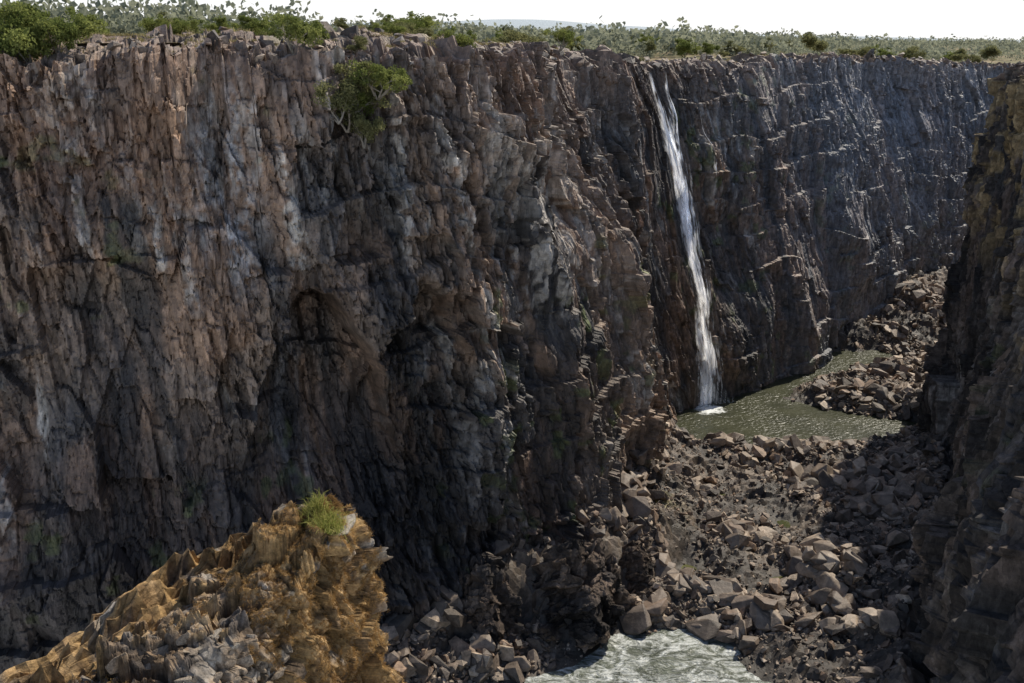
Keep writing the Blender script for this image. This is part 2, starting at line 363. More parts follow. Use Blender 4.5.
# ------------------------------------------------------------ gorge floor
def seg_dist(px,py,poly,closed=True):
    d=np.full(px.shape,1e9);n=len(poly)
    for i in range(n if closed else n-1):
        ax,ay=poly[i];bx,by=poly[(i+1)%n];vx,vy=bx-ax,by-ay
        t=np.clip(((px-ax)*vx+(py-ay)*vy)/(vx*vx+vy*vy+1e-9),0,1)
        d=np.minimum(d,np.hypot(px-ax-t*vx,py-ay-t*vy))
    return d
def inside(px,py,poly):
    c=np.zeros(px.shape,bool);n=len(poly)
    for i in range(n):
        ax,ay=poly[i];bx,by=poly[(i+1)%n]
        if ay==by: continue
        k=((ay>py)!=(by>py))&(px<(bx-ax)*(py-ay)/(by-ay)+ax);c^=k
    return c
def sdf(px,py,poly):
    return np.where(inside(px,py,poly),-1,1)*seg_dist(px,py,poly)
POOL=[(34,264),(42,251),(60,242),(86,246),(118,253),(124,262),(98,270),(82,281),(94,296),(116,310),(134,322),(130,332),(116,332),(98,320),(72,296),(44,278)]
RIVER=[(-12,134),(-4,141),(9,147),(19,156),(31,160),(40,154),(44,143),(46,130),(50,90),(-10,90)]
PUD=[(26,197,4.0),(48,168,2.6),(54,176,2.4),(103,264,2.4),(37,180,2.0),(61,200,2.2),(70,228,2.0),(50,215,1.8)]
base1=[tuple(q) for q in W1.D[::12,3:5]];base2=[tuple(q) for q in W2.D[::12,3:5]]
gx=np.arange(-60,300,.7);gy=np.arange(60,480,.7)
GX,GY=np.meshgrid(gx,gy,indexing='ij')
MOUND=[(9,162,11,4),(-7,156,9,4),(19,172,7,3),(66,172,9,5),(-2,172,9,6),(8,180,8,6)]
def floor_h(x,y):
    dp=sdf(x+5*(fbm(x/5,y/5,31,3)-.5),y+5*(fbm(x/5,y/5,32,3)-.5),POOL)
    dr=sdf(x+4*(fbm(x/4,y/4,33,3)-.5),y+4*(fbm(x/4,y/4,34,3)-.5),RIVER)
    dw=np.minimum(dp,dr)
    for (a,b,r) in PUD: dw=np.minimum(dw,np.hypot(x-a,y-b)-r+1.5*(noise(x/2,y/2,35)-.5))
    h=np.clip(dw*.35,-3,2.2)+.2
    up=sm(0,8,dw)
    h=h+up*(3.6*(fbm(x/14,y/14,41,3)-.45)+1.8*facet(x/4.5,y/4.5,42)[0])+sm(-1,3,dw)*.9*facet(x/1.8,y/1.8,45)[0]
    d1=seg_dist(x,y,base1,False);d2=seg_dist(x,y,base2,False)
    ta=lerp(7.5,5.,sm(230,250,y))+9*sm(125,150,x)*sm(320,345,y)+5*np.exp(-((x-20)**2+(y-190)**2)/500)
    ta=ta*(1-np.exp(-((x-48)**2+(y-268)**2)/500))
    rough=.6+.8*fbm(x/7,y/7,50,3)
    h=h+np.clip(ta-d1*.5,0,40)*rough*sm(-1,3,dw)+np.clip(6.5-d2*.75,0,40)*rough*sm(-1,3,dw)
    for (a,b,r,hh) in MOUND:
        h=h+hh*np.clip(1-((x-a)**2+(y-b)**2)/(r*r),0,1)**.8*(.2+.8*fbm(x/3.5,y/3.5,52,3)+.8*facet(x/3.2,y/3.2,57)[1])
    return h,dw
GH,GW=floor_h(GX,GY)
nf=fbm(GX/9,GY/9,61,4);fr=facet(GX/1.8,GY/1.8,45)[1]
fc=mixc(np.broadcast_to(C(.04,.032,.026),GX.shape+(3,)),np.broadcast_to(C(.11,.085,.064),GX.shape+(3,)),sm(.4,.62,nf))*(.5+.9*fr)[...,None]
fc=mixc(fc,np.broadcast_to(C(.035,.03,.024),GX.shape+(3,)),sm(1.5,.2,GH)*.8)
al=np.exp(-((GX-27)**2+(GY-199)**2)/60)*sm(.45,.6,fbm(GX/3,GY/3,66,3));fc=mixc(fc,np.broadcast_to(C(.20,.18,.05),fc.shape),al)
obj('terrain',np_mesh('terrain',np.stack([GX,GY,GH],-1),gridF(*GX.shape),M_floor,fc),'rocky gorge floor with rubble between pools','ground','structure')
print('floor',time.time()-T0)
def fz(x,y):
    i=np.clip(np.round((x-gx[0])/.7).astype(int),0,len(gx)-1);j=np.clip(np.round((y-gy[0])/.7).astype(int),0,len(gy)-1)
    return GH[i,j],GW[i,j]
def wsheet(name,x0,x1,y0,y1,st,amp,sc,mat,label,z=0.,cat='water'):
    x=np.arange(x0,x1,st);y=np.arange(y0,y1,st);X,Y=np.meshgrid(x,y,indexing='ij')
    wx=X+3*fbm(X/5,Y/5,75,3);wy=Y+3*fbm(X/5+9,Y/5,76,3)
    Z=z+amp*(fbm((wx*.8-wy*.6)/sc,(wx*.6+wy*.8)/(sc*1.5),71,3)-.5)*2
    return obj(name,np_mesh(name,np.stack([X,Y,Z],-1),gridF(*X.shape),mat,None,True),label,cat,'structure')
FALLB=(58.,271.,0.)
M_pool=water_mat('pool_water',(.034,.037,.02),(.055,.058,.032),.2,.32,.8,.5,(1,1.2,1),ctr=FALLB,bdet=3,dist=.6)
M_pud=water_mat('puddle_water',(.05,.055,.02),(.10,.10,.035),.1,.1,.9,.15)
M_river=water_mat('river_water',(.07,.08,.06),(.15,.165,.13),.55,.22,.7,.9,(1,1.7,1),foamr=.22,fsc=.22,bdet=6,dist=1.2)
wsheet('water',28,160,236,352,1.2,.02,3,M_pool,'calm green pool at the foot of the waterfall')
wsheet('water',-20,56,85,164,.3,.5,6.0,M_river,'foaming river rapids between boulders')
wsheet('water',18,80,164.2,235.8,.8,.01,3,M_pud,'small still greenish puddles among the boulders')

# ------------------------------------------------------------ boulders
def hull(seed,bev=True,npt=11):
    r=random.Random(seed);bm=bmesh.new()
    sx,sy,sz=1,r.uniform(.5,.95),r.uniform(.4,.85)
    for i in range(npt):
        v=Vector((r.gauss(0,1),r.gauss(0,1),r.gauss(0,1))).normalized()
        m=max(abs(v.x),abs(v.y),abs(v.z));v=v*(.6/m+.4)*r.uniform(.8,1.05)
        bm.verts.new((v.x*sx,v.y*sy,v.z*sz))
    bmesh.ops.convex_hull(bm,input=bm.verts[:])
    for v in [v for v in bm.verts if not v.link_faces]:bm.verts.remove(v)
    if bev:bmesh.ops.bevel(bm,geom=bm.edges[:],offset=.03,segments=1,affect='EDGES',profile=.5)
    bmesh.ops.triangulate(bm,faces=bm.faces[:])
    bm.verts.index_update()
    V=np.array([v.co[:] for v in bm.verts]);F=np.array([[v.index for v in f.verts] for f in bm.faces]);bm.free()
    return V,F
BM=[np_mesh('boulder',*hull(i,True,15),M_boulder) for i in range(24)]
BP=[np_mesh('rock_block',*hull(40+i),M_pale) for i in range(12)]
HV=[hull(i,False) for i in range(20)]
bc=np.array(BC)
def merged(X,Y,Z,SZ,gain,tilt=.6,up=.2,zsc=1.):
    Vs=[];Fs=[];Cs=[];off=0
    for k in range(len(X)):
        V,F=HV[int(rng.integers(20))]
        a=rng.uniform(0,6.28);b=rng.uniform(-tilt,tilt);ca,sa_,cb_,sb_=math.cos(a),math.sin(a),math.cos(b),math.sin(b)
        R=np.array([[ca,-sa_*cb_,sa_*sb_],[sa_,ca*cb_,-ca*sb_],[0,sb_,cb_]])
        Vs.append((V*SZ[k]*C(1,1,zsc))@R.T+np.array([X[k],Y[k],Z[k]+SZ[k]*up]));Fs.append(F+off);off+=len(V)
        Cs.append(np.repeat((bc[int(rng.integers(7))]*gain*rng.uniform(.7,1.3))[None],len(V),0))
    return np.vstack(Vs),np.vstack(Fs),np.vstack(Cs)
def crag(cx,cy,rx,ry,h,seed,rot,label):
    nu,nv=420,190
    th=np.linspace(0,2*math.pi,nu);ph=np.linspace(0,1,nv)
    TH,PH=np.meshgrid(th,ph,indexing='ij')
    r=np.clip(1-PH**1.7,0,1)**.85*(1+.2*np.sin(2*TH+seed)+.13*np.sin(5*TH+seed*2)+.08*np.sin(9*TH+seed))
    X0=np.cos(TH)*r*rx;Y0=np.sin(TH)*r*ry;Z0=PH*h
    p1=X0*.8+Y0*.35+Z0*.25;p2=Z0*.8-X0*.3+Y0*.45
    a=facet(p1/3.2,p2/3.0,seed,1.6,.95);b=facet(p1/1.3,p2/1.4,seed+7,1.3,.95);c=facet(p1/.6,p2/.6,seed+9,1.,.9)
    dd=2.2*a[0]+.95*b[0]+.35*c[0]
    nx=np.cos(TH)*np.clip(1.2-PH,0,1);ny=np.sin(TH)*np.clip(1.2-PH,0,1)
    X=X0+nx*dd;Y=Y0+ny*dd;Z=Z0+PH*dd*.9+.2*X0*PH
    zb=max(0.,float(fz(np.array([cx]),np.array([cy]))[0][0]))*.45-1.5
    cr,sr=math.cos(rot),math.sin(rot)
    P=np.stack([X*cr-Y*sr+cx,X*sr+Y*cr+cy,Z+zb],-1);P[-1]=P[0]
    n=fbm(p1/4,p2/4,seed+3,4)
    col=mixc(np.broadcast_to(C(.04,.034,.031),P.shape),np.broadcast_to(C(.12,.09,.07),P.shape),sm(.38,.62,n))*(.45+.55*a[1]+.55*b[1])[...,None]
    obj('rock_mass',np_mesh('rock_mass',P,gridF(nu,nv),M_mass,col),label,'rock')
CR=[(12,159,10.5,7.5,15.5,11,.5,'large dark craggy basalt mass beside the rapids'),(-5,155,8.5,6.5,12,23,-.3,'dark jointed basalt mass next to the larger one'),
(24,172,6.,5.,9,31,.9,'brown craggy rock mass above the rubble'),(0,170,8,6,14,41,.2,'dark fractured rock mass at the foot of the cliff')]
for c_ in CR: crag(*c_)
nR=190000
px=rng.uniform(-35,165,nR);py=rng.uniform(135,420,nR)
hz,dw=fz(px,py)
B1=base1+[(500,700),(500,0),(-200,0),(-200,118)];B2=base2+[(46,-50),(600,-50),(600,545)]
ok=inside(px,py,B1)&(~inside(px,py,B2))&(dw>-.8)&(py<400)
dn=fbm(px/12,py/12,81,3)
ok&=(rng.random(nR)<sm(.3,.55,dn)*.7+.3)&((dw>.3)|(rng.random(nR)<.45))
cm_=np.zeros(nR,bool)
for c_ in CR: cm_|=np.hypot((px-c_[0])/(c_[2]*1.0),(py-c_[1])/(c_[3]*1.0))<1
ok&=~cm_
px,py,hz=px[ok],py[ok],hz[ok]
n=len(px);sz=.28+.27*rng.pareto(1.85,n);sz=np.clip(sz,.22,2.3)*(.5+1.*sm(.38,.7,dn[ok]))
big=[(-14,146,2.2),(27,187,2.6),(66,172,3.0),(60,165,2.4),(74,198,2.6),(38,214,2.4),(30,205,2.4),(45,165,2.0),(12,186,2.6),(100,280,2.4),(108,285,2.2),(96,284,2.0)]
bx=np.array([b[0] for b in big],float);by=np.array([b[1] for b in big],float);bz=fz(bx,by)[0]
px=np.r_[bx,px];py=np.r_[by,py];hz=np.r_[bz,hz];sz=np.r_[[b[2] for b in big],sz]
n=len(px)
dist=np.sqrt(px**2+py**2+CAMZ**2);uu=px/(py*.956+CAMZ*.294)
vis=(uu>-.05)&(uu<.39)&(py>145)
rank=np.argsort(-(sz/dist)*vis)
ind=rank[:300];rest=rank[300:]
for k in ind:
    o=obj('boulder',BM[int(rng.integers(24))],None,'boulder',None,'boulders on the gorge floor')
    s=sz[k];o.location=(px[k],py[k],hz[k]+s*.35);o.scale=(s,s*rng.uniform(.7,1.1),s*rng.uniform(.7,1.1))
    o.rotation_euler=(rng.uniform(-.6,.6),rng.uniform(-.6,.6),rng.uniform(0,6.28))
    o["label"]='huge angular brown basalt block on the gorge floor' if s>2.5 else 'angular brown basalt boulder on the gorge floor'
def scatter(name,X,Y,Z,SZ,mat,label,cat,gain=1.):
    V,F,Cc=merged(X,Y,Z,SZ,gain)
    obj(name,np_mesh(name,V,F,mat,Cc),label,cat,'stuff')
scatter('rubble',px[rest],py[rest],hz[rest],sz[rest],M_floor,'smaller broken basalt rocks strewn over the gorge floor','rubble')
nk=4200;sv=rng.uniform(W1.s_of(-100,146),W1.s_of(230,475),nk);bi=rng.integers(1,18,nk)
si=np.clip(np.searchsorted(s_arr,sv),0,len(s_arr)-1);Q=PC[si,NZ+bi]
cl=fbm(sv/7,bi/3.,991,3);k=cl>.45;Q=Q[k]
scatter('rim_rubble',Q[:,0],Q[:,1],Q[:,2]-.1,np.clip(.28+.42*rng.pareto(2.2,len(Q)),.2,2.1),M_floor,'broken brown rock blocks littering the cliff rim','rubble',1.1)
print('rocks',n,time.time()-T0)

# ------------------------------------------------------------ waterfall
M_fall,nt,out=mat_new('falling_water');L=nt.links
d=N(nt,'ShaderNodeBsdfDiffuse');d.inputs[0].default_value=(.92,.93,.94,1)
tl=N(nt,'ShaderNodeBsdfTranslucent');tl.inputs[0].default_value=(.8,.8,.8,1)
ads=N(nt,'ShaderNodeAddShader');L.new(d.outputs[0],ads.inputs[0]);L.new(tl.outputs[0],ads.inputs[1])
tr=N(nt,'ShaderNodeBsdfTransparent');mx=N(nt,'ShaderNodeMixShader');at=N(nt,'ShaderNodeAttribute',attribute_name='tint')
L.new(at.outputs['Alpha'],mx.inputs[0]);L.new(tr.outputs[0],mx.inputs[1]);L.new(ads.outputs[0],mx.inputs[2]);L.new(mx.outputs[0],out.inputs[0])
def fall_sheet(name,sc_fn,w_fn,z0,z1,off,seed,dens,edge=.25):
    nz=560;nu=48
    z=np.linspace(z1,z0,nz);sc=sc_fn(z);w=w_fn(z)
    dd=np.max([disp1(sc+q,z)[0] for q in (-1.2,-.6,0,.6,1.2)],0)
    m=np.array([dd[max(0,i-16):i+16].max() for i in range(nz)])
    k=np.hanning(121);k/=k.sum();m=np.convolve(np.pad(m,60,'edge'),k,'valid')
    D,nn=W1.at(sc);pr=np.clip((z+6)/(D[:,2]+6),0,1.05)**W1.p
    cx=D[:,3:5]+(D[:,:2]-D[:,3:5])*pr[:,None]+nn*(m+off)[:,None]
    tg=np.stack([-nn[:,1],nn[:,0]],1)
    q=np.linspace(-1,1,nu)
    Q=np.broadcast_to(q,(nz,nu));ZZ=np.broadcast_to(z[:,None],(nz,nu));A=Q*w[:,None]
    dn=.5*(fbm(A/.6+9,ZZ/5,seed,3)-.5)+.4*(1-Q*Q)
    tg=tg*np.sign((tg*C(1,1)).sum(1))[:,None]
    xy=cx[:,None,:]+tg[:,None,:]*A[...,None]*.8+C(.75,-.35)*A[...,None]*.75+nn[:,None,:]*dn[...,None]
    P=np.concatenate([xy,ZZ[...,None]],-1)
    st=fbm(A/.4+50+.7*noise(A,ZZ/3,seed+8),ZZ/4.0,seed+3,5)
    al=sm(.32,.62,st+dens)*sm(1.05,edge,np.abs(Q)+1.2*(fbm(A/.8,ZZ/3.2,seed+5,4)-.5))
    al=al*sm(z1,z1-4,ZZ+1.5*(fbm(A/.5,ZZ*0,seed+9,3)-.5))
    return obj(name,np_mesh(name,P,gridF(nz,nu),M_fall,np.ones(P.shape),True,alpha=np.clip(al,0,1)))
root=bpy.data.objects.new('waterfall',None);link(root);root.location=(57,274,0)
root["label"]='thin white waterfall dropping down the dark cliff into a pool';root["category"]='waterfall'
def sh(o,r=None):
    o.parent=r or root;o.matrix_parent_inverse=Matrix.Translation((-57,-274,0))
rimz=float(np.interp(sW,W1.sd,W1.D[:,2]))
sh(fall_sheet('main_stream',lambda z:sW-2.6*sm(66,92,z)+.6*np.sin(z/16),lambda z:np.interp(z,[0,6,20,35,50,62,70,78,90],[4.2,2.8,1.9,1.4,1.6,2.1,2.1,1.3,.6]),0,rimz-.5,.5,801,.1,.1))
sh(fall_sheet('side_stream',lambda z:sW+1.0+np.interp(z,[50,75,92],[-.5,.8,2.2]),lambda z:np.interp(z,[0,40,65,80,92],[.6,.8,1.4,.7,.4]),50,rimz-.5,.9,821,-.05))
sh(fall_sheet('spray_veil',lambda z:sW-1.0*sm(66,92,z)+.3,lambda z:np.interp(z,[0,5,20,40,70,90],[8,5.5,3.4,2.4,3.2,1.2]),0,rimz-8,1.3,841,-.13))
r2=bpy.data.objects.new('waterfall',None);link(r2);r2.location=(57,274,0);r2["label"]='faint narrow trickle running down the dark cliff face';r2["category"]='waterfall'
sh(fall_sheet('trickle_stream',lambda z:sW+13+np.interp(z,[55,92],[-1,1.0]),lambda z:.4+0*z,62,88,.1,861,-.18),r2)

# ------------------------------------------------------------ foreground outcrop
OC=[(-26,-4,88,-16,-12),(-18,7,87.,-8,0),(-13.2,14,86.6,-4,7.5),(-11,17.6,86.3,-2.8,12.1),(-9.7,19.7,86.3,-1.5,15.2),(-8.9,21.0,87.2,-1,17),(-7.0,23.6,87.6,.4,22),
(-5.0,26.2,88.7,.9,26.3),(-4.6,28.1,88.8,.5,31.5),(-6.2,28.7,88.6,-4,34),(-10,27.2,87.6,-13,33),(-13.3,22,86.6,-20,28),(-20,13,86.5,-28,18),(-28,2,87.,-36,6)]
W3=Wall(OC,.45,1.5)
sN=W3.s_of(-4.9,26.4);sM=W3.s_of(-6.8,23.9)
def gmask(s,z):
    m=sm(sM-.8,sM+1.2,s+2.6*(fbm(s/1.2,z/1.2,1050,3)-.5))
    p=fbm(s/.8,z/1.0,1052,3)
    return np.clip(m*sm(.36,.48,p+.06)+(1-m)*sm(.56,.65,p)*.7,0,1)
def disp3(s,z):
    d=1.2*(fbm(s/4,z/6,1001,3)-.5)*2
    sw=s+.3*z+.15*(fbm(s*.9,z*.9,1003,2)-.5);zw=z-.25*s
    a,r1,e1=facet(sw/1.5,zw/1.3,1010,1.5,.95);b,r2,e2=facet(sw/.66,zw/.56,1020,1.3,.95);c,r3,e3=facet(sw/.27,zw/.24,1030,1.,.9)
    g=gmask(s,z);q=1-.2*g
    d=d+q*(1.1*a+.46*b+.17*c-.15*np.exp(-e1/.03)-.08*np.exp(-e2/.04))+.25*g*(fbm(s/.35,z/.35,1041,4)-.5)
    return d,r1,r2,r3,e1,e2
def col3(s,z,R):
    n1=fbm(s/1.6,z/1.6,1060,4);B=lambda *q:np.broadcast_to(C(*q),s.shape+(3,))
    c=mixc(B(.115,.094,.077),B(.31,.272,.225),sm(.36,.6,n1))
    c=mixc(c,B(.23,.155,.09),sm(.5,.62,fbm(s/1.1,z/.9,1064,3))*.6)
    c=c*(.5+.35*R[0]+.4*R[1]+.3*R[2])[...,None]
    if len(R)>3:c=c*(1-.6*np.exp(-R[3]/.05)-.35*np.exp(-R[4]/.06))[...,None]
    gc=mixc(B(.15,.09,.04),B(.42,.27,.115),sm(.3,.7,fbm(s/.3,z/.3,1067,4)))
    return mixc(c,gc,gmask(s,z)*.85)
s_arr3=np.r_[np.arange(0,sM-12,.25),np.arange(sM-12,sN+6,.03),np.arange(sN+6,W3.sd[-1],.3)]
D3,n3=W3.at(s_arr3)
zlo,zmid=66.,79.
rz=D3[:,2]+.45*facet(s_arr3/1.4,s_arr3*0,1070,.8)[0]+.18*facet(s_arr3/.5,s_arr3*0,1075,.8)[0]
zrow=np.concatenate([zlo+(zmid-zlo)*np.linspace(0,1,50)[None]+0*rz[:,None],zmid+(rz[:,None]-zmid)*np.linspace(0,1,350)[None][:,1:]],1)
S=np.broadcast_to(s_arr3[:,None],zrow.shape);res=disp3(S,zrow)
pr=np.clip((zrow-zlo)/(D3[:,2][:,None]-zlo),0,1.05)**.9
fade=1-.5*sm(.7,0,rz[:,None]-zrow)
xy=D3[:,None,3:5]+(D3[:,None,:2]-D3[:,None,3:5])*pr[...,None]+n3[:,None,:]*(res[0]*.85*fade)[...,None]
P3=np.concatenate([xy,zrow[...,None]],-1);c3=col3(S,zrow,res[1:])
med=np.array([(-29,0),(-19.5,10),(-15,16.5),(-12.3,20.6),(-9.8,24.2),(-7.2,26.6),(-6.0,27.4)])
medd=np.stack([np.interp(np.linspace(0,6,400),range(7),med[:,i]) for i in (0,1)],1)
rimxy=D3[:,:2]
idx=np.argmin(((rimxy[:,None,:]-medd[None])**2).sum(-1),1);mp_=medd[idx]
kk=np.hanning(81);kk/=kk.sum();mp_=np.stack([np.convolve(np.pad(mp_[:,i],40,'edge'),kk,'valid') for i in (0,1)],1)
tops=[];tc_=[];last=P3[:,-1]
for q in np.linspace(0,1,80)[1:]:
    xy=last[:,:2]*(1-q)+mp_*q
    # slanted, jointed blocks evaluated in plan
    u_=xy[:,0]*.8+xy[:,1]*.6;v_=-xy[:,0]*.6+xy[:,1]*.8
    fa,fr1,f1=facet(u_/1.25,v_/.8,1080,1.6,.95);fb,fr2,f2=facet(u_/.5,v_/.36,1085,1.4,.95);fc_,fr3,f3=facet(u_/.22,v_/.2,1088,1.,.9)
    zc=np.interp(mp_[:,1],[0,10,16,19.6,21,24.0,25.6,27],[86.2,86.1,86.0,86.1,86.8,87.2,88.0,89.2])
    z=last[:,2]*(1-q)+zc*q+(.8*fa+.34*fb+.12*fc_-.2*np.exp(-f1/.04)-.08*np.exp(-f2/.05))*min(1,q*5)
    tops.append(np.concatenate([xy,z[:,None]],-1))
    tc_.append(col3(s_arr3,z+q*2.,(fr1,fr2,fr3,f1,f2)))
P3=np.concatenate([P3,np.stack(tops,1)],1);c3=np.concatenate([c3,np.stack(tc_,1)],1)
obj('rock_outcrop',np_mesh('rock_outcrop',P3,gridF(P3.shape[0],P3.shape[1]),M_out,c3),'pale craggy rock spur overgrown with golden dry grass','rock')
i0=np.searchsorted(s_arr3,sM-11);i1=np.searchsorted(s_arr3,sN+1.0);iM=np.searchsorted(s_arr3,sM+.1)
ncol=P3.shape[1];nb_=0
while nb_<170:
    ii_=random.randint(i0,i1)
    if ii_>iM and random.random()<.96: continue
    jj=random.randint(290,ncol-1)
    p=P3[ii_,jj];s=min(.62,.16+.17*(random.paretovariate(2.0)-1))
    o=obj('rock_block',BP[random.randrange(12)],'angular pale brown block wedged in the rock spur','rock',None,'blocks on the rock spur')
    o.location=(p[0],p[1],p[2]-.25*s);o.scale=(s*1.2,s*random.uniform(.6,1.0),s*random.uniform(.8,1.2));o.rotation_euler=(random.uniform(-.4,.4),random.uniform(-.5,.2),random.gauss(.6,.35))
    nb_+=1
print('outcrop',time.time()-T0)

def blades(roots,dirs,length,width,cols):
    n=len(roots)
    side=np.cross(dirs,rng.normal(size=(n,3)));side/=np.linalg.norm(side,axis=1)[:,None]+1e-9
    midp=roots+dirs*(length*.55)[:,None]+C(0,0,.06)*length[:,None]
    w=side*width[:,None]
    tip=roots+dirs*length[:,None]-C(0,0,.22)*length[:,None]
    V=np.stack([roots-w,roots+w,midp+w*.7,midp-w*.7,tip+w*.15,tip-w*.15],1).reshape(-1,3)
    b=np.arange(n)[:,None]*6
    F=np.concatenate([b+np.array([[0,1,2,3]]),b+np.array([[3,2,4,5]])],0)
    return V,F,np.repeat(cols,6,0)
def grass_mat(name,tr=.4):
    m,nt,out=mat_new(name);L=nt.links
    at=N(nt,'ShaderNodeAttribute',attribute_name='tint');d=N(nt,'ShaderNodeBsdfDiffuse');t=N(nt,'ShaderNodeBsdfTranslucent');mx=N(nt,'ShaderNodeMixShader');mx.inputs[0].default_value=tr
    L.new(at.outputs['Color'],d.inputs[0]);L.new(at.outputs['Color'],t.inputs[0]);L.new(d.outputs[0],mx.inputs[1]);L.new(t.outputs[0],mx.inputs[2]);L.new(mx.outputs[0],out.inputs[0]);return m
M_grass=grass_mat('dry_grass')
gm=gmask(np.broadcast_to(s_arr3[:,None],P3.shape[:2]),P3[...,2])
i0=np.searchsorted(s_arr3,sM-9);i1=np.searchsorted(s_arr3,sN+4)
msk=np.zeros(P3.shape[:2],bool);msk[i0:i1,50:]=True
cand=np.argwhere(msk&(gm>.5)&(rng.random(P3.shape[:2])<.25))
cand=cand[rng.permutation(len(cand))[:20000]]
rt=P3[cand[:,0],cand[:,1]];nb=8
nn3=np.concatenate([n3[cand[:,0]],np.full((len(cand),1),.2)],1)
tc1=fbm(rt[:,0]*2,rt[:,2]*2,1099,3)[:,None];tc1=np.clip((tc1-.3)*2.2,0,1)
rt=np.repeat(rt,nb,0)+rng.normal(size=(len(cand)*nb,3))*.025
dr=np.repeat(nn3,nb,0)*.4+C(0,0,.3)+rng.normal(size=rt.shape)*.4;dr/=np.linalg.norm(dr,axis=1)[:,None]
ln=rng.uniform(.03,.12,len(rt));cc=lerp(C(.22,.12,.042),C(.60,.39,.165),np.repeat(tc1,nb,0)*.6+.4*rng.random((len(rt),1)))*rng.uniform(.7,1.1,(len(rt),1))
V,F,cb=blades(rt,dr,ln,np.full(len(rt),.006),cc)
obj('dry_grass',np_mesh('dry_grass',V,F,M_grass,cb),'golden brown dry grass tufts clinging to the rock spur','grass','stuff')
tops_xy=P3[:,-60:].reshape(-1,3)
def oz(x,y): return nearz(tops_xy,x,y)
n=1900;ctr=np.array([(-5.5,26.8),(-5.3,26.5),(-5.9,27.1)])[rng.integers(0,3,n)]+rng.normal(size=(n,2))*.18
rt=np.concatenate([ctr,np.array([[oz(a,b)-.03] for a,b in ctr])],1)
dr=rng.normal(size=rt.shape)*.5+C(0,0,1.);dr/=np.linalg.norm(dr,axis=1)[:,None]
cc=lerp(C(.14,.19,.03),C(.50,.44,.15),rng.random((n,1))**.9)
V,F,cb=blades(rt,dr,rng.uniform(.2,.65,n),np.full(n,.009),cc)
obj('grass_clump',np_mesh('grass_clump',V,F,M_grass,cb),'green and yellow grass clump on top of the rock spur','grass','stuff')

def tube(V,F,pts,rads,ns=6):
    pts=[Vector(p) for p in pts];rings=[]
    for i,p in enumerate(pts):
        d=(pts[min(i+1,len(pts)-1)]-pts[max(i-1,0)]).normalized()
        a=d.cross(Vector((.3,.9,.2))).normalized();b=d.cross(a)
        r=[]
        for k in range(ns):
            t=6.2832*k/ns;r.append(len(V));V.append(tuple(p+a*math.cos(t)*rads[i]+b*math.sin(t)*rads[i]))
        rings.append(r)
    for i in range(len(rings)-1):
        for k in range(ns):
            F.append((rings[i][k],rings[i][(k+1)%ns],rings[i+1][(k+1)%ns],rings[i+1][k]))
def limb(V,F,p,d,l,r,rr,depth,tips,ns=5):
    pts=[p];rad=[r];q=Vector(p);dd=Vector(d).normalized()
    for i in range(4):
        dd=(dd+Vector((rr.gauss(0,.16),rr.gauss(0,.16),rr.gauss(.04,.1)))).normalized();q=q+dd*l/4;pts.append(tuple(q));rad.append(r*(1-.16*(i+1)))
    tube(V,F,pts,rad,ns)
    tips.append(tuple(q))
    if depth>0:
        for k in range(rr.choice((2,3))):
            j=rr.choice((2,3,4));nd=(dd+Vector((rr.gauss(0,.7),rr.gauss(0,.7),rr.gauss(.1,.35)))).normalized()
            limb(V,F,pts[j],nd,l*rr.uniform(.55,.8),rad[j]*.7,rr,depth-1,tips,ns)
M_bark,_nt,_o=mat_new('bark');_b=N(_nt,'ShaderNodeBsdfPrincipled');_nn=N(_nt,'ShaderNodeTexNoise');_nn.inputs['Scale'].default_value=9
_cr=N(_nt,'ShaderNodeValToRGB');_cr.color_ramp.elements[0].color=(.10,.08,.06,1);_cr.color_ramp.elements[1].color=(.42,.37,.30,1)
_nt.links.new(_nn.outputs[0],_cr.inputs[0]);_nt.links.new(_cr.outputs[0],_b.inputs[0]);_b.inputs['Roughness'].default_value=.9;_nt.links.new(_b.outputs[0],_o.inputs[0])
for (bx_,by_,dirs,sd_,lab) in [(-9.9,18.6,[((.7,-.1,.9),1.3),((.9,.1,.8),1.2),((.3,.0,1.),1.0)],5,'bare pale twigs of a leafless shrub on the rock spur'),
   (-9.8,19.6,[((-.2,.1,1.),1.3),((.5,.1,.9),1.3)],9,'thin dry branches sticking up from the low ledge')]:
    V=[];F=[];rr=random.Random(sd_);tips=[];bz_=oz(bx_,by_)
    for d,l in dirs: limb(V,F,(bx_,by_,bz_-.1),d,l,.02,rr,1,tips,5)
    obj('dry_shrub',np_mesh('dry_shrub',np.array(V),np.array(F),M_bark),lab,'shrub')

